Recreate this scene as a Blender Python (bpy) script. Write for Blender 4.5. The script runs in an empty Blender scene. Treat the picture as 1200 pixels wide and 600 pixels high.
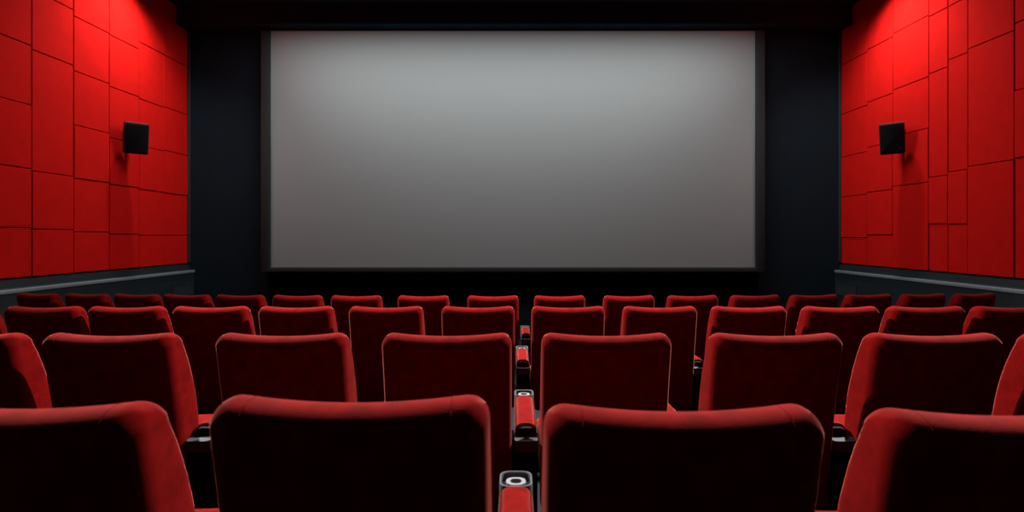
import bpy, bmesh, math, random
from mathutils import Vector, Matrix
random.seed(4)
C = bpy.context.scene.collection
PI = math.pi
EYE = 1.353            # camera height over the floor of the nearest row
SLOPE = 0.0665         # the floor falls towards the screen
WALL_X = 6.16
FRONT_Y = 10.0
CEIL = EYE + 4.21

def floor_z(y):
    return -SLOPE * (y - 0.945)

# ------------------------------------------------------------------ materials
def mat(name, base, rough=0.7, metal=0.0, sheen=0.0, sheen_rough=0.35, sheen_tint=(1, 1, 1), var=None, scale=20.0,
        detail=4.0, bump=0.0, bump_scale=200.0, spec=0.5, stretch=(1, 1, 1)):
    m = bpy.data.materials.new(name); m.use_nodes = True
    nt = m.node_tree; N = nt.nodes; L = nt.links
    b = N['Principled BSDF']
    b.inputs['Base Color'].default_value = (*base, 1)
    b.inputs['Roughness'].default_value = rough
    b.inputs['Metallic'].default_value = metal
    b.inputs['Specular IOR Level'].default_value = spec
    b.inputs['Sheen Weight'].default_value = sheen
    b.inputs['Sheen Roughness'].default_value = sheen_rough
    b.inputs['Sheen Tint'].default_value = (*sheen_tint, 1)
    tc = N.new('ShaderNodeTexCoord')
    mp = N.new('ShaderNodeMapping'); mp.inputs['Scale'].default_value = stretch
    L.new(tc.outputs['Object'], mp.inputs['Vector'])
    if var:
        n = N.new('ShaderNodeTexNoise'); n.inputs['Scale'].default_value = scale; n.inputs['Detail'].default_value = detail
        L.new(mp.outputs['Vector'], n.inputs['Vector'])
        r = N.new('ShaderNodeValToRGB')
        r.color_ramp.elements[0].position = 0.32; r.color_ramp.elements[1].position = 0.68
        r.color_ramp.elements[0].color = (*[c * (1 - var) for c in base], 1)
        r.color_ramp.elements[1].color = (*[min(1, c * (1 + var)) for c in base], 1)
        L.new(n.outputs['Fac'], r.inputs['Fac']); L.new(r.outputs['Color'], b.inputs['Base Color'])
    if bump:
        n2 = N.new('ShaderNodeTexNoise'); n2.inputs['Scale'].default_value = bump_scale; n2.inputs['Detail'].default_value = 3
        L.new(mp.outputs['Vector'], n2.inputs['Vector'])
        bp = N.new('ShaderNodeBump'); bp.inputs['Strength'].default_value = bump; bp.inputs['Distance'].default_value = 0.002
        L.new(n2.outputs['Fac'], bp.inputs['Height']); L.new(bp.outputs['Normal'], b.inputs['Normal'])
    return m

VELVET = mat('red_velvet', (0.105, 0.0022, 0.0020), 0.95, sheen=0.29, sheen_rough=0.28, sheen_tint=(1.0, 0.32, 0.25),
             var=0.22, scale=22, detail=6, bump=0.25, bump_scale=260, spec=0.02)
PIPE = mat('red_piping', (0.105, 0.0022, 0.0020), 0.95, sheen=0.2, sheen_rough=0.28, sheen_tint=(1.0, 0.32, 0.25), spec=0.02, bump=0.2, bump_scale=700)
WALLRED = mat('red_wall_fabric', (0.52, 0.0075, 0.006), 0.9, var=0.06, scale=6, bump=0.25, bump_scale=320, spec=0.02)
BACKING = mat('black_panel_backing', (0.012, 0.001, 0.001), 0.9, var=0.2)
BLACKPL = mat('black_plastic', (0.006, 0.0065, 0.008), 0.8, spec=0.12, var=0.2, scale=30, bump=0.2, bump_scale=500)
SHELL = mat('charcoal_seat_shell', (0.010, 0.010, 0.012), 0.7, var=0.2, scale=14)
GREYMET = mat('brushed_grey_metal', (0.06, 0.066, 0.073), 0.75, spec=0.15, var=0.08, scale=60, stretch=(1, 12, 1))
CHROME = mat('pale_ring_metal', (0.15, 0.155, 0.165), 0.6, spec=0.2, var=0.05)
DARKWALL = mat('blue_black_wall', (0.0016, 0.0080, 0.0135), 0.9, var=0.12, scale=3, spec=0.2, bump=0.2, bump_scale=120)
WAINS = mat('charcoal_wainscot', (0.008, 0.015, 0.019), 0.6, var=0.15, scale=4, spec=0.4)
RAILM = mat('grey_rail_metal', (0.22, 0.26, 0.28), 0.45, metal=0.3, var=0.1, scale=30)
CEILM = mat('navy_ceiling_paint', (0.012, 0.042, 0.064), 0.95, var=0.1, scale=2, spec=0.1)
FLOORM = mat('dark_carpet', (0.009, 0.010, 0.013), 0.95, var=0.35, scale=60, bump=0.6, bump_scale=300, spec=0.1)
SCREENM = mat('grey_screen_cloth', (0.235, 0.258, 0.256), 0.95, var=0.008, scale=3, bump=0.1, bump_scale=500, spec=0.05, stretch=(0.4, 1, 6))
FRAMEM = mat('charcoal_frame_velour', (0.020, 0.022, 0.023), 0.85, var=0.15, scale=40, spec=0.2)
SPKM = mat('black_speaker_cabinet', (0.02, 0.02, 0.024), 0.4, var=0.2, scale=30, bump=0.2, bump_scale=400)
VENTM = mat('dark_vent_metal', (0.03, 0.04, 0.042), 0.5, var=0.1)
TRIMM = mat('dark_corner_metal', (0.05, 0.06, 0.07), 0.35, metal=0.5, var=0.1)
GRILLEM = mat('black_speaker_cloth', (0.003, 0.003, 0.005), 0.85, var=0.3, scale=90, bump=0.5, bump_scale=500, spec=0.2)
LAMPM = mat('lamp_housing', (0.02, 0.02, 0.022), 0.5, var=0.1)

def emis(name, col, s):
    m = mat(name, (0.8, 0.8, 0.8), 0.5, var=0.02)
    b = m.node_tree.nodes['Principled BSDF']
    b.inputs['Emission Color'].default_value = (*col, 1); b.inputs['Emission Strength'].default_value = s
    return m
GLOW = emis('lamp_diffuser', (1, 0.97, 0.93), 2.0)

# ------------------------------------------------------------------ helpers
def link(name, bm, material, parent=None, smooth=True, angle=None):
    bmesh.ops.recalc_face_normals(bm, faces=bm.faces)
    me = bpy.data.meshes.new(name); bm.to_mesh(me); bm.free()
    me.materials.append(material)
    for p in me.polygons: p.use_smooth = smooth
    if smooth and angle:
        me.set_sharp_from_angle(angle=math.radians(angle))
    o = bpy.data.objects.new(name, me); C.objects.link(o)
    if parent: o.parent = parent
    return o

def thing(name, label, cat, loc=(0, 0, 0), rotz=0.0, group=None):
    o = bpy.data.objects.new(name, None); o.empty_display_size = 0.1; C.objects.link(o)
    o.location = loc; o.rotation_euler = (0, 0, rotz)
    o['label'] = label; o['category'] = cat
    if group: o['group'] = group
    return o

def struct(o):
    o['kind'] = 'structure'; return o

def box(bm, x0, x1, y0, y1, z0, z1, bev=0.0, seg=2, mtx=None):
    vs = [bm.verts.new((x, y, z)) for x in (x0, x1) for y in (y0, y1) for z in (z0, z1)]
    f = [(0, 1, 3, 2), (4, 6, 7, 5), (0, 4, 5, 1), (2, 3, 7, 6), (0, 2, 6, 4), (1, 5, 7, 3)]
    fs = [bm.faces.new([vs[i] for i in q]) for q in f]
    out = vs
    if bev:
        es = list({e for q in fs for e in q.edges})
        r = bmesh.ops.bevel(bm, geom=es, offset=bev, segments=seg, profile=0.5, affect='EDGES')
        out = list({v for v in r['verts']} | {v for v in vs if v.is_valid})
    if mtx is not None:
        bmesh.ops.transform(bm, matrix=mtx, verts=[v for v in out if v.is_valid])
    return bm

def loops_mesh(bm, loops, closed_loop=True, cap=True):
    rows = [[bm.verts.new(p) for p in lp] for lp in loops]
    n = len(rows[0])
    for a, b in zip(rows, rows[1:]):
        for i in range(n if closed_loop else n - 1):
            j = (i + 1) % n
            bm.faces.new((a[i], a[j], b[j], b[i]))
    if cap:
        bm.faces.new(rows[0]); bm.faces.new(rows[-1])
    return rows

def tube(bm, pts, r, n=8, closed=False):
    pts = [Vector(p) for p in pts]; loops = []
    m = len(pts)
    for i, p in enumerate(pts):
        if closed: t = pts[(i + 1) % m] - pts[i - 1]
        else: t = pts[min(i + 1, m - 1)] - pts[max(i - 1, 0)]
        t.normalize()
        up = Vector((0, 0, 1)) if abs(t.z) < 0.9 else Vector((1, 0, 0))
        a = t.cross(up).normalized(); b = t.cross(a).normalized()
        loops.append([p + (a * math.cos(2 * PI * k / n) + b * math.sin(2 * PI * k / n)) * r for k in range(n)])
    if closed:
        loops.append(loops[0])
        rows = [[bm.verts.new(q) for q in lp] for lp in loops[:-1]]; rows.append(rows[0])
        for A, B in zip(rows, rows[1:]):
            for i in range(n):
                bm.faces.new((A[i], A[(i + 1) % n], B[(i + 1) % n], B[i]))
    else:
        loops_mesh(bm, loops)

# ------------------------------------------------------------------ the seat
NB = 20    # stations between the rounded corners of the backrest plan
def back_profile(hw, hd, r):
    """x positions and half depths across the backrest plan"""
    out = []
    for k in range(7):
        a = (PI / 2) * k / 6
        out.append((-(hw - r) - r * math.cos(a), hd - r + r * math.sin(a)))
    for k in range(1, NB):
        out.append((-(hw - r) + 2 * (hw - r) * k / NB, hd))
    for k in range(7):
        a = (PI / 2) * (6 - k) / 6
        out.append(((hw - r) + r * math.cos(a), hd - r + r * math.sin(a)))
    return out

def back_stations():
    """z, centre y, half width, half depth, corner radius, dip weight along the backrest"""
    st = []
    TOP = 1.055
    def base(z):
        t = (1.05 - z) / 0.75
        yb = 0.115 * t + 0.012 * math.sin(PI * min(max(t, 0), 1))
        th = 0.112 + 0.050 * math.sin(PI * min(max((t - 0.05), 0), 1) ** 0.8)
        hw = 0.2515
        return yb, th, hw
    # bottom rounding
    for k in range(5):
        a = PI / 2 * k / 4
        z = 0.30 + 0.03 * (1 - math.sin(a))*-1 + 0.03
        yb, th, hw = base(z)
        ins = 0.03 * (1 - math.cos(a - PI / 2) if False else (1 - math.sin(a)))
        st.append((z, yb + th / 2, hw - ins, th / 2 - ins, 0.03, 0))
    for k in range(1, 15):
        z = 0.33 + (TOP - 0.052 - 0.33) * k / 15
        yb, th, hw = base(z); st.append((z, yb + th / 2, hw, th / 2, 0.038, k / 15))
    # top rounding
    z0 = TOP - 0.052
    yb, th, hw = base(z0)
    for k in range(11):
        a = PI / 2 * k / 10
        z = z0 + 0.052 * math.sin(a)
        hd = max(th / 2 * math.cos(a) ** 0.9, 0.004)
        ins = 0.045 * (1 - math.cos(a))
        st.append((z, yb + th / 2 - 0.004 * math.sin(a), hw - ins, hd, min(0.038, hd * 0.75), 1))
    return st

def backrest_bm():
    bm = bmesh.new(); loops = []; paths = []
    for (z, yc, hw, hd, r, dipw) in back_stations():
        pr = back_profile(hw, hd, min(r, hd * 0.8))
        def P(x, s):
            u = x / 0.255
            y = yc + s + 0.016 * u * u
            zz = z - 0.017 * dipw * max(0, 1 - u * u)
            return (x, y, zz)
        back = [P(x, -h) for x, h in pr]; front = [P(x, h) for x, h in reversed(pr)]
        loops.append((back, front))
    rows = []
    for back, front in loops:
        rows.append(([bm.verts.new(p) for p in back], [bm.verts.new(p) for p in front]))
    m = len(rows[0][0])
    for (b0, f0), (b1, f1) in zip(rows, rows[1:]):
        a = b0 + f0; b = b1 + f1; n = len(a)
        for i in range(n):
            j = (i + 1) % n
            bm.faces.new((a[i], a[j], b[j], b[i]))
    for b, f in (rows[0], rows[-1]):
        for i in range(m - 1):
            bm.faces.new((b[i], b[i + 1], f[m - 2 - i], f[m - 1 - i]))
    return bm, loops

def seam_paths(loops):
    m = len(loops[0][0]); res = []
    for j in (7, m - 8):
        pb = [Vector(b[j]) for b, f in loops[4:]]
        pf = [Vector(f[m - 1 - j]) for b, f in loops[4:]]
        res.append(pb + list(reversed(pf)))
    return res

def cushion_bm():
    """seat cushion: rounded box with a crowned top and a waterfall front edge"""
    bm = bmesh.new(); loops = []
    for k in range(25):
        t = k / 24
        y = 0.20 + 0.62 * t
        d = min(1.0, math.sin(PI * min(t * 6, 1) / 2)) * 0.5 + 0.5
        e = 1.0
        if t > 0.86: e = math.sqrt(max(0.0, 1 - ((t - 0.86) / 0.14) ** 2))
        if t < 0.06: e = math.sqrt(max(0.0, 1 - ((0.06 - t) / 0.06) ** 2))
        e = max(e, 0.06)
        hh = 0.062 * e
        zc = 0.412 + 0.018 * t - 0.02 * max(0, t - 0.86)
        hw = 0.249 - 0.02 * (1 - e)
        lp = []
        for q in range(36):
            a = 2 * PI * q / 36
            ca, sa = math.cos(a), math.sin(a)
            x = hw * math.copysign(abs(ca) ** 0.28, ca)
            z = zc + hh * math.copysign(abs(sa) ** 0.5, sa)
            if sa > 0: z += 0.010 * (1 - (x / hw) ** 2)
            lp.append((x, y, z))
        loops.append(lp)
    loops_mesh(bm, loops)
    return bm

def shell_bm():
    bm = bmesh.new(); loops = []
    for k in range(13):
        t = k / 12
        y = 0.17 + 0.58 * t
        zt = 0.372 + 0.018 * t
        dep = 0.075 * (1 - 0.65 * t ** 1.5)
        loops.append([(-0.235, y, zt), (0.235, y, zt), (0.225, y, zt - dep * .7), (0.19, y, zt - dep), (-0.19, y, zt - dep), (-0.225, y, zt - dep * .7)])
    loops_mesh(bm, loops)
    return bm

def pedestal_bm():
    bm = bmesh.new()
    loops = []
    for z, hx, hy in ((-0.035, 0.11, 0.14), (-0.018, 0.11, 0.14), (-0.012, 0.05, 0.07), (0.05, 0.038, 0.055), (0.25, 0.034, 0.05), (0.335, 0.08, 0.09)):
        lp = []
        for q in range(24):
            a = 2 * PI * q / 24
            ca, sa = math.cos(a), math.sin(a)
            lp.append((hx * math.copysign(abs(ca) ** .6, ca), 0.36 + hy * math.copysign(abs(sa) ** .6, sa), z))
        loops.append(lp)
    loops_mesh(bm, loops)
    return bm

def bracket_bm(s):
    """side arm that hangs the backrest on the seat pan"""
    bm = bmesh.new()
    pts = [(0.30, 0.33), (0.30, 0.36), (0.235, 0.40), (0.20, 0.50), (0.168, 0.50), (0.185, 0.38), (0.215, 0.32)]
    x0, x1 = sorted((s * 0.205, s * 0.225))
    a = [bm.verts.new((x0, y, z)) for y, z in pts]; b = [bm.verts.new((x1, y, z)) for y, z in pts]
    bm.faces.new(a); bm.faces.new(list(reversed(b)))
    for i in range(len(pts)):
        j = (i + 1) % len(pts); bm.faces.new((a[i], a[j], b[j], b[i]))
    return bm

def make_seat():
    t = thing('cinema_chair', '', 'chair')
    bm, loops = backrest_bm(); paths = seam_paths(loops)
    back = link('backrest', bm, VELVET, t)
    p = bmesh.new()
    p.free()
    for pt in paths:
        p = bmesh.new(); tube(p, pt, 0.0009, 6)
        link('piping', p, PIPE, back)
    link('seat_cushion', cushion_bm(), VELVET, t)
    link('seat_shell', shell_bm(), SHELL, t, angle=30)
    link('pedestal', pedestal_bm(), BLACKPL, t, angle=30)
    for s in (-1, 1): link('hinge_bracket', bracket_bm(s), BLACKPL, t, smooth=False)
    return t

# ------------------------------------------------------------------ the armrest
def rrect(hx, y0, y1, r, n=6, front=None):
    """rounded rectangle in plan, counter-clockwise"""
    out = []
    for cx, cy, a0 in ((hx - r, y0 + r, -PI / 2), (hx - r, y1 - r, 0), (-hx + r, y1 - r, PI / 2), (-hx + r, y0 + r, PI)):
        for k in range(n + 1):
            a = a0 + PI / 2 * k / n
            out.append((cx + r * math.cos(a), cy + r * math.sin(a)))
    return out

def make_armrest():
    t = thing('armrest', '', 'armrest')
    # red pad: domed section, running from the rear cap to the cup holder
    bm = bmesh.new(); loops = []
    for k in range(17):
        y = 0.195 + (0.60 - 0.195) * k / 16
        h = 0.050 - 0.009 * (k / 16) ** 2
        e = 1.0 if k > 1 else (0.97, 0.99)[k]
        lp = []
        for q in range(19):
            a = PI * q / 18
            ca, sa = math.cos(a), math.sin(a)
            lp.append((0.0465 * e * math.copysign(abs(ca) ** .62, ca), y, 0.598 + h * e * sa ** .8))
        loops.append(lp)
    loops_mesh(bm, loops)
    link('pad', bm, VELVET, t, angle=50)
    # black half-round cap closing the rear end of the pad
    bm = bmesh.new(); loops = []
    for y, e in ((0.196, 0.93), (0.186, 0.93), (0.180, 0.86)):
        loops.append([(0.0465 * e * math.copysign(abs(math.cos(PI * q / 18)) ** .7, math.cos(PI * q / 18)), y,
                       0.596 + 0.042 * e * math.sin(PI * q / 18) ** .9) for q in range(19)])
    loops_mesh(bm, loops)
    link('end_cap', bm, BLACKPL, t, angle=40)
    # grey metal tray under the pad
    bm = bmesh.new()
    loops = [[(x, y, z) for x, y in rrect(h, 0.120, 0.700, 0.018)] for z, h in ((0.556, 0.0465), (0.560, 0.0485), (0.596, 0.0485), (0.600, 0.047))]
    loops_mesh(bm, loops)
    link('metal_band', bm, GREYMET, t, angle=40)
    # cup holder: rounded grey rim, black well
    ch_o = rrect(0.0480, 0.600, 0.702, 0.026, 7); ch_i = rrect(0.0425, 0.609, 0.694, 0.024, 7)
    bm = bmesh.new()
    prof = [(ch_o, 0.598), (ch_o, 0.634), (rrect(0.0465, 0.602, 0.700, 0.025, 7), 0.638), (rrect(0.0435, 0.606, 0.697, 0.024, 7), 0.638), (ch_i, 0.635), (ch_i, 0.598)]
    rows = [[bm.verts.new((x, y, z)) for x, y in p] for p, z in prof]
    n = len(rows[0]); rows.append(rows[0])
    for A, B in zip(rows, rows[1:]):
        for i in range(n): bm.faces.new((A[i], A[(i + 1) % n], B[(i + 1) % n], B[i]))
    ch = link('cup_holder', bm, GREYMET, t, angle=40)
    bm = bmesh.new()
    wl = [[(x, y, z) for x, y in rrect(0.0424, 0.6095, 0.6935, 0.023, 7)] for z in (0.599, 0.616)]
    loops_mesh(bm, wl)
    link('well', bm, BLACKPL, ch, angle=40)
    bm = bmesh.new()
    prof = [(rrect(0.029, 0.628, 0.676, 0.022, 7), 0.615), (rrect(0.029, 0.628, 0.676, 0.022, 7), 0.630), (rrect(0.017, 0.638, 0.667, 0.013, 7), 0.630), (rrect(0.016, 0.639, 0.666, 0.012, 7), 0.615)]
    rows = [[bm.verts.new((x, y, z)) for x, y in p] for p, z in prof]; n = len(rows[0]); rows.append(rows[0])
    for A, B in zip(rows, rows[1:]):
        for i in range(n): bm.faces.new((A[i], A[(i + 1) % n], B[(i + 1) % n], B[i]))
    r_ = link('inner_ring', bm, CHROME, ch, angle=40); r_['label'] = 'pale metal ring inside the cup holder'
    # stand
    bm = bmesh.new(); box(bm, -0.0455, 0.0455, 0.135, 0.64, -0.02, 0.556, 0.008)
    link('stand', bm, BLACKPL, t, angle=40)
    bm = bmesh.new(); box(bm, -0.044, 0.044, 0.15, 0.66, -0.034, -0.012, 0.004)
    link('base_plate', bm, GREYMET, t, angle=40)
    return t

def dup(root, name):
    def rec(o, par):
        c = o.copy(); C.objects.link(c)
        if par: c.parent = par
        for ch in list(o.children):
            if ch is not c: rec(ch, c)
        return c
    return rec(root, None)

ROW1 = [-0.915, -0.298, 0.306, 0.920]
ROW2 = [-2.175, -1.575, -0.905, -0.263, 0.357, 1.018, 1.634, 2.253]
ROW3 = [-3.840, -3.234, -2.665, -2.085, -1.500, -0.883, -0.250, 0.368, 0.999, 1.610, 2.240, 2.828, 3.414]
ROW4 = [-5.219, -4.575, -3.963, -3.385, -2.795, -2.184, -1.579, -0.904, -0.213, 0.446, 1.136, 1.782, 2.433, 3.068, 3.685, 4.337, 4.992]
ROWS = [(0.900, ROW1, 0, [-0.008, 0.004, -0.013, -0.021]), (1.995, ROW2, 0, None), (3.565, ROW3, 0, None), (5.135, ROW4, 24.0, None)]
RNAME = ['row nearest the camera', 'second row from the camera', 'third row from the camera', 'farthest row below the screen']
ORD = ['first', 'second', 'third', 'fourth', 'fifth', 'sixth', 'seventh', 'eighth', 'ninth']
def place_word(i, n):
    if n % 2 and i == n // 2: return 'middle one'
    if i < n / 2: return ('leftmost' if i == 0 else ORD[i] + ' from left')
    j = n - 1 - i
    return ('rightmost' if j == 0 else ORD[j] + ' from right')

seat0 = make_seat(); arm0 = make_armrest()
used_s = used_a = False
for r, (d0, xs, R, dz) in enumerate(ROWS):
    n = len(xs)
    def spot(x):
        y = d0 + (x * x / (2 * R) if R else 0)
        a = -math.asin(-x / R) if R else 0.0     # left seats turn right, towards the middle of the screen
        return y, a
    for i, x in enumerate(xs):
        s = seat0 if not used_s else dup(seat0, 'cinema_chair'); used_s = True
        y, a = spot(x)
        s.location = (x, y, floor_z(y)); s.rotation_euler = (0, 0, a)
        if dz: s.scale = (1, 1, 1 + dz[i] / 1.05)
        s['label'] = 'red velvet cinema chair, %s in the %s' % (place_word(i, n), RNAME[r])
        s['group'] = 'cinema chairs in the ' + RNAME[r]
    for i in range(n - 1):
        x = (xs[i] + xs[i + 1]) / 2
        if r == 1 and i == 1: x = xs[i] + 0.302      # this one sits close to its left neighbour
        s = arm0 if not used_a else dup(arm0, 'armrest'); used_a = True
        y, a = spot(x)
        s.location = (x, y, floor_z(y)); s.rotation_euler = (0, 0, a)
        ra = i + 1; rb = n - 1 - i
        s.scale = (max(0.6, min(1.0, (xs[i + 1] - xs[i] - 0.507) / 0.097)), 1, 1)
        if i + 1 < n / 2: where = 'between the %s and %s seats from left' % (ORD[i], ORD[i + 1])
        elif i + 1 > n / 2 and rb <= n / 2: where = 'between the %s and %s seats from right' % (ORD[rb - 1], ORD[rb])
        else: where = 'between the two middle seats'
        s['label'] = 'red padded armrest %s, %s' % (where, ['nearest row', 'second row', 'third row', 'farthest row'][r])
        s['group'] = 'armrests in the ' + RNAME[r]

# ------------------------------------------------------------------ the room
Y0 = -3.0
def slab(name, x0, x1, y0, y1, z0, z1, m, bev=0.0):
    bm = bmesh.new(); box(bm, x0, x1, y0, y1, z0, z1, bev)
    return struct(link(name, bm, m, smooth=False))

bm = bmesh.new()
ny = 27
loops = []
for k in range(ny):
    y = Y0 + (FRONT_Y + 0.2 - Y0) * k / (ny - 1)
    loops.append([(-6.4, y, floor_z(y)), (6.4, y, floor_z(y)), (6.4, y, floor_z(y) - 0.2), (-6.4, y, floor_z(y) - 0.2)])
loops_mesh(bm, loops)
struct(link('floor', bm, FLOORM, smooth=False))
slab('ceiling', -6.4, 6.4, Y0 - .1, FRONT_Y + .2, CEIL, CEIL + 0.15, CEILM)
slab('wall_front', -6.4, 6.4, FRONT_Y, FRONT_Y + 0.15, -0.9, CEIL, DARKWALL)
slab('wall_back', -6.4, 6.4, Y0 - 0.15, Y0, -0.1, CEIL, DARKWALL)
slab('trim_1', -6.13, 6.13, 9.62, 9.99, EYE + 3.845, CEIL - 0.001, CEILM)     # black header over the screen

# red padded wall panels: (start depth, end depth, seam heights from the ledge up; True = lower panel stands proud)
COLS_L = [
 (-3.00, -2.35, [(0.8, 0), (2.4, 0)]), (-2.35, -1.70, [(1.6, 0), (3.2, 0)]), (-1.70, -1.05, [(0.05, 0), (0.8, 1), (2.4, 0)]),
 (-1.05, -0.40, [(0.8, 0), (1.6, 1), (3.2, 0)]), (-0.40, 0.25, [(0.05, 0), (1.6, 0), (2.4, 1)]), (0.25, 0.90, [(0.8, 0), (2.4, 0), (3.2, 0)]),
 (0.90, 1.55, [(0.05, 0), (0.8, 1), (1.6, 0), (3.2, 0)]), (1.55, 2.20, [(0.8, 0), (2.4, 1)]), (2.20, 2.85, [(0.05, 0), (0.8, 1), (1.6, 0), (2.4, 0)]),
 (2.85, 3.50, [(0.8, 0), (1.6, 1), (3.2, 0)]), (3.50, 4.15, [(0.05, 0), (0.8, 1), (2.4, 0)]), (4.15, 4.80, [(0.1, 0), (1.6, 0), (2.4, 0), (3.2, 0)]),
 (4.80, 5.45, [(0.8, 1), (2.4, 0)]), (5.45, 6.10, [(0.1, 0), (0.8, 1), (1.65, 0), (3.2, 0)]),
 (6.10, 6.75, [(0.10, 0), (0.85, 1), (1.66, 1), (2.42, 0)]),
 (6.75, 7.39, [(0.08, 1), (0.825, 1), (2.375, 0), (3.15, 0)]),
 (7.39, 8.04, [(0.05, 0), (0.80, 0), (1.55, 1), (2.305, 0), (3.07, 0)]),
 (8.04, 8.68, [(0.02, 0), (0.78, 0), (1.49, 1), (2.27, 0), (3.055, 0)]),
 (8.68, 9.30, [(0.0, 0), (0.76, 0), (1.48, 1), (2.25, 0), (3.18, 0)]),
 (9.30, 9.97, [(0.0, 0), (0.75, 0), (1.50, 1), (2.27, 0), (3.18, 0)])]
COLS_R = COLS_L[:14] + [
 (6.10, 6.52, [(0.95, 0), (1.78, 1), (2.61, 0)]),
 (6.52, 7.19, [(0.935, 1), (2.53, 0)]),
 (7.19, 7.52, [(0.16, 0), (0.90, 1), (2.49, 0), (3.25, 0)]),
 (7.52, 7.87, [(0.17, 0), (0.86, 1), (2.40, 0), (3.25, 0)]),
 (7.87, 8.62, [(0.795, 1), (1.60, 1), (2.365, 0), (3.28, 0)]),
 (8.62, 9.25, [(0.01, 0), (0.75, 1), (1.53, 1), (2.32, 0), (3.24, 0)]),
 (9.25, 9.97, [(-0.04, 0), (0.72, 1), (1.47, 1), (2.28, 0), (3.21, 0)])]

def panel_wall(side, cols, name):
    w = slab(name, *(sorted((side * (WALL_X + 0.03), side * (WALL_X + 0.20)))), Y0, FRONT_Y, -0.75, CEIL, BACKING)
    rnd = random.Random(7 if side < 0 else 11)
    g = 0.0065
    for y0, y1, seams in cols:
        zs = [(-0.525, 0)] + seams + [(4.20, 0)]
        proud = 0.0
        base = rnd.choice((0.0, 0.003, -0.003))
        for k in range(len(zs) - 1):
            up = zs[k + 1][1]                     # the seam above: does this panel stand proud of the next one up
            t = base + (0.008 if up else 0.0) + rnd.uniform(-0.0015, 0.0015)
            face = WALL_X - t
            bm = bmesh.new()
            xa, xb = sorted((side * face, side * (WALL_X + 0.031)))
            box(bm, xa, xb, y0 + g, y1 - g, EYE + zs[k][0] + g, EYE + zs[k + 1][0] - g, 0.006, 3)
            # slight pillow of the padding
            p = link('wall_panel', bm, WALLRED, w, smooth=False)
    return w
panel_wall(-1, COLS_L, 'wall_left'); panel_wall(1, COLS_R, 'wall_right')

# dark dado below the panels with a metal edge rail
for side, nm in ((-1, 'left'), (1, 'right')):
    bm = bmesh.new(); loops = []
    for y in (Y0 + 0.01, FRONT_Y - 0.005):
        top = EYE - 0.545
        zf = floor_z(y) - 0.03
        loops.append([(side * 6.19, y, zf), (side * 6.19, y, top), (side * 6.145, y, top), (side * 6.135, y, EYE - 0.64), (side * 6.05, y, EYE - 0.655), (side * 6.05, y, zf)])
    loops_mesh(bm, loops)
    d = struct(link('baseboard_' + nm, bm, WAINS, smooth=False))
    bm = bmesh.new()
    box(bm, *sorted((side * 6.035, side * 6.085)), Y0 + .02, FRONT_Y - 0.01, EYE - 0.700, EYE - 0.650, 0.008, 3)
    link('edge_rail', bm, RAILM, d, angle=40)
    # ribbed vent near the front corner
    v = thing('wall_vent', 'small dark ribbed vent low in the %s front corner of the room' % nm, 'vent', (side * 6.049, 9.66, EYE - 0.99), 0, 'ribbed vents in the front corners')
    bm = bmesh.new()
    a, b = sorted((0.0, -side * 0.012))
    box(bm, a, b, -0.30, 0.30, 0.105, 0.125, 0.003); box(bm, a, b, -0.30, 0.30, -0.125, -0.105, 0.003)
    box(bm, a, b, -0.30, -0.285, -0.105, 0.105, 0.003); box(bm, a, b, 0.285, 0.30, -0.105, 0.105, 0.003)
    link('vent_frame', bm, WAINS, v, smooth=False)
    bm = bmesh.new()
    for k in range(13):
        yy = -0.264 + k * 0.044
        box(bm, *sorted((0.0, -side * 0.010)), yy - 0.010, yy + 0.010, -0.106, 0.106, 0.003)
    link('louvres', bm, VENTM, v, smooth=False)
    # slim corner trim where the red wall meets the black front wall
    bm = bmesh.new(); box(bm, *sorted((side * 6.120, side * 6.165)), 9.972, 9.999, EYE - 0.5, CEIL, 0.004)
    struct(link('trim_%d' % (2 if side < 0 else 3), bm, TRIMM, smooth=False))

# ------------------------------------------------------------------ screen
scr = thing('cinema_screen', 'large blank grey cinema screen in a charcoal frame on the black front wall', 'screen', (-0.03, 9.9, EYE - 0.68))
SX0, SX1, SZ0, SZ1 = -4.51, 4.51, 0.09, 4.49
bm = bmesh.new(); box(bm, SX0 - 0.03, SX1 + 0.03, -0.045, -0.03, SZ0 - 0.03, SZ1)
link('projection_surface', bm, SCREENM, scr, smooth=False)
bm = bmesh.new()
FW = 0.165
def bar(x0, x1, z0, z1): box(bm, x0, x1, -0.11, 0.09, z0, z1, 0.02, 3)
bar(SX0 - FW, SX0, SZ0 - 0.10, SZ1); bar(SX1, SX1 + FW, SZ0 - 0.10, SZ1)
bar(SX0 - 0.01, SX1 + 0.01, SZ0 - 0.10, SZ0)
link('screen_frame', bm, FRAMEM, scr, angle=40)
bm = bmesh.new(); box(bm, SX0 - FW, SX1 + FW, -0.06, 0.09, SZ1, SZ1 + 0.16, 0.008)
link('top_shade_bar', bm, GRILLEM, scr, smooth=False)  # black bar added to stand in for shade along the screen's top edge

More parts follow.
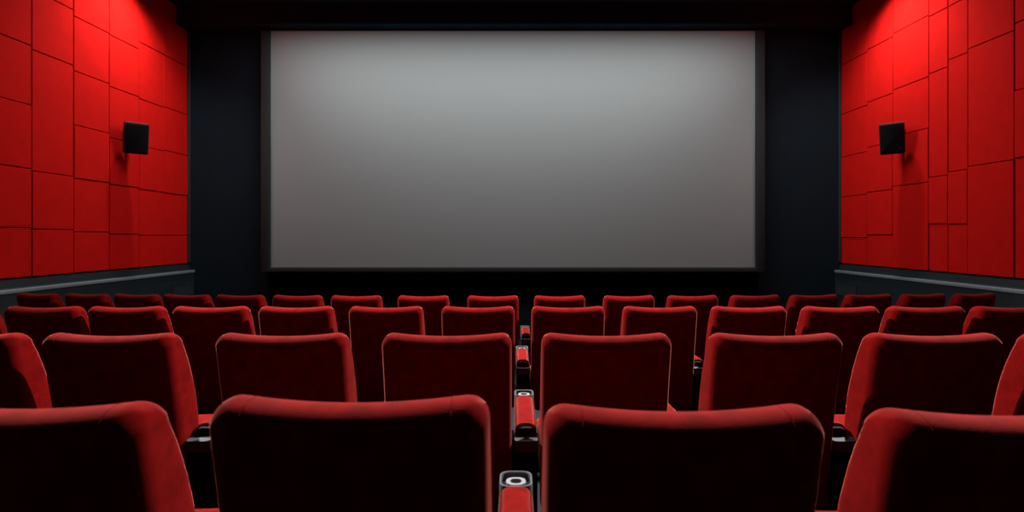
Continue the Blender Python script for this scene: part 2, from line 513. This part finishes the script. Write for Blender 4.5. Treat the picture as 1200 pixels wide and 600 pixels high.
# ------------------------------------------------------------------ loudspeakers
def speaker(side, y, z, label):
    t = thing('wall_speaker', label, 'speaker', (side * 5.86, y, z))
    t.rotation_euler = (0, 0, 0)
    rot = Matrix.Rotation(math.radians(-side * 42), 4, 'Z') @ Matrix.Rotation(math.radians(16), 4, 'X')
    # local: front faces -y
    bm = bmesh.new()
    loops = []
    for yy, hx, hz in ((-0.005, 0.150, 0.228), (0.0, 0.160, 0.238), (0.10, 0.160, 0.238), (0.20, 0.105, 0.215), (0.215, 0.095, 0.205)):
        loops.append([(x, yy, zz) for x, zz in rrect(hx, -hz, hz, 0.018, 4)])
    loops_mesh(bm, loops); bmesh.ops.transform(bm, matrix=rot, verts=bm.verts)
    link('cabinet', bm, SPKM, t, angle=30)
    bm = bmesh.new()
    loops = [[(x, yy, zz) for x, zz in rrect(hx, -hx * 1.5, hx * 1.5, 0.012, 4)] for yy, hx in ((-0.004, 0.146), (-0.012, 0.146), (-0.016, 0.140))]
    loops_mesh(bm, loops); bmesh.ops.transform(bm, matrix=rot, verts=bm.verts)
    link('grille', bm, GRILLEM, t, angle=30)
    bm = bmesh.new(); bk = rot @ Vector((0, 0.21, 0.02))
    wx = side * (WALL_X - 5.86 - 0.012)
    yb = bk.y + 0.02
    tube(bm, [bk, (bk.x * 0.35 + wx * .65, yb, bk.z), (wx, yb, bk.z)], 0.022, 10)
    for zz in (0.06, -0.06):
        tube(bm, [(wx, yb, bk.z + zz), (bk.x, bk.y, bk.z + zz * .8)], 0.010, 8)
    link('bracket', bm, SPKM, t, angle=40)
    bm = bmesh.new(); box(bm, *sorted((wx - side * 0.012, wx + side * 0.006)), yb - 0.06, yb + 0.06, bk.z - 0.10, bk.z + 0.10, 0.004)
    link('wall_plate', bm, SPKM, t, angle=40)
speaker(-1, 8.20, EYE + 1.50, 'black loudspeaker angled down on the left red panelled wall')
speaker(1, 8.22, EYE + 1.50, 'black loudspeaker angled down on the right red panelled wall')

# ------------------------------------------------------------------ lamps of the room (all on the ceiling)
def strip_light(name, x, y, drop, L, W, watts, label, col=(1, 0.97, 0.94), tilt=0.0, spread=180):
    t = thing(name, label, 'light', (x, y, CEIL - drop))
    for k in range(5):        # hanging rods up to the ceiling
        xx = (-0.5 + (k + 0.5) / 5) * L
        bm = bmesh.new(); tube(bm, [(xx, -W / 2 - .02, -0.005), (xx, -W / 2 - .02, drop)], 0.008, 8); link('hanging_rod', bm, LAMPM, t)
    bm = bmesh.new(); box(bm, -L / 2 - .04, L / 2 + .04, -W / 2 - .04, W / 2 + .04, -0.001, 0.012); link('back_plate', bm, LAMPM, t, smooth=False)
    bm = bmesh.new()
    box(bm, -L / 2 - .04, L / 2 + .04, -W / 2 - .04, -W / 2, -0.05, 0.0, 0.004); box(bm, -L / 2 - .04, L / 2 + .04, W / 2, W / 2 + .04, -0.05, 0.0, 0.004)
    box(bm, -L / 2 - .04, -L / 2, -W / 2, W / 2, -0.05, 0.0, 0.004); box(bm, L / 2, L / 2 + .04, -W / 2, W / 2, -0.05, 0.0, 0.004)
    link('lamp_frame', bm, LAMPM, t, smooth=False)
    bm = bmesh.new(); box(bm, -L / 2, L / 2, -W / 2, W / 2, -0.02, -0.002)
    link('diffuser', bm, GLOW, t, smooth=False)
    ld = bpy.data.lights.new('tube_light', 'AREA'); ld.shape = 'RECTANGLE'; ld.size = L; ld.size_y = W; ld.energy = watts; ld.color = col
    ld.spread = math.radians(spread)
    lo = bpy.data.objects.new('tube_light', ld); C.objects.link(lo); lo.parent = t; lo.location = (0, 0, -0.055); lo.rotation_euler = (tilt, 0, 0)
strip_light('ceiling_light', 0, 8.36, 0.29, 8.4, 0.5, 265, 'long hanging light batten in front of the screen', (0.97, 0.985, 1.0))

def wall_washer(side, y, watts, label):
    t = thing('ceiling_spotlight', label, 'light', (side * 5.42, y, CEIL))
    bm = bmesh.new(); loops = []
    for z, r in ((0, 0.06), (-0.01, 0.075), (-0.10, 0.075), (-0.10, 0.066), (-0.06, 0.06)):
        loops.append([(r * math.cos(2 * PI * q / 24), r * math.sin(2 * PI * q / 24), z) for q in range(24)])
    loops_mesh(bm, loops); link('housing', bm, LAMPM, t, angle=40)
    ld = bpy.data.lights.new('spot_beam', 'SPOT'); ld.energy = watts; ld.spot_size = math.radians(135); ld.spot_blend = 1.0; ld.shadow_soft_size = 0.09
    ld.color = (1, 0.95, 0.90)
    lo = bpy.data.objects.new('spot_beam', ld); C.objects.link(lo); lo.parent = t; lo.location = (0, 0, -0.11)
    lo.rotation_euler = Vector((side * 0.7, -0.35, -2.4)).to_track_quat('-Z', 'Y').to_euler()
wall_washer(-1, 8.25, 410, 'ceiling spotlight washing the left red wall')
wall_washer(1, 8.40, 410, 'ceiling spotlight washing the right red wall')

def seat_spot(x, y, watts, tgt, size, label):
    t = thing('ceiling_spotlight', label, 'light', (x, y, CEIL))
    bm = bmesh.new(); box(bm, -0.05, 0.05, -0.05, 0.05, -0.03, 0.0, 0.004)
    link('mount', bm, LAMPM, t, angle=40)
    d = (Vector(tgt) - Vector((x, y, CEIL - 0.10))).normalized()
    q = d.to_track_quat('-Z', 'Y')
    bm = bmesh.new(); loops = []
    for z, r in ((0.08, 0.03), (0.07, 0.06), (-0.10, 0.075), (-0.10, 0.066), (-0.03, 0.055)):
        loops.append([Vector((r * math.cos(2 * PI * k / 24), r * math.sin(2 * PI * k / 24), z)) for k in range(24)])
    loops_mesh(bm, loops)
    bmesh.ops.transform(bm, matrix=Matrix.Translation((0, 0, -0.10)) @ q.to_matrix().to_4x4(), verts=bm.verts)
    link('housing', bm, LAMPM, t, angle=40)
    ld = bpy.data.lights.new('spot_beam', 'SPOT'); ld.energy = watts; ld.spot_size = math.radians(size); ld.spot_blend = 0.8; ld.shadow_soft_size = 0.07
    ld.color = (1, 0.96, 0.93)
    lo = bpy.data.objects.new('spot_beam', ld); C.objects.link(lo); lo.parent = t
    lo.location = Vector((0, 0, -0.10)) + d * 0.11; lo.rotation_euler = q.to_euler()
seat_spot(-3.7, 5.5, 5600, (0.8, 2.2, 0.6), 80, 'ceiling spotlight on the left aimed at the seats')
seat_spot(3.7, 5.5, 5600, (-0.8, 2.2, 0.6), 80, 'ceiling spotlight on the right aimed at the seats')

w = bpy.data.worlds.new('World'); bpy.context.scene.world = w; w.use_nodes = True
w.node_tree.nodes['Background'].inputs[0].default_value = (0.01, 0.012, 0.016, 1)
w.node_tree.nodes['Background'].inputs[1].default_value = 0.3

# ------------------------------------------------------------------ camera
cd = bpy.data.cameras.new('camera'); cam = bpy.data.objects.new('camera', cd); C.objects.link(cam)
cam.location = (0, 0, EYE); cam.rotation_euler = (PI / 2, 0, 0)
cd.sensor_width = 36; cd.lens = 36 * 620 / 1200
cd.shift_x = -3 / 1200; cd.shift_y = -24 / 1200
cd.dof.use_dof = True; cd.dof.focus_distance = 3.6; cd.dof.aperture_fstop = 3.6
cd.clip_start = 0.02
bpy.context.scene.camera = cam
vs = bpy.context.scene.view_settings
vs.view_transform = 'Standard'; vs.look = 'None'; vs.exposure = 0; vs.gamma = 1; vs.use_curve_mapping = False
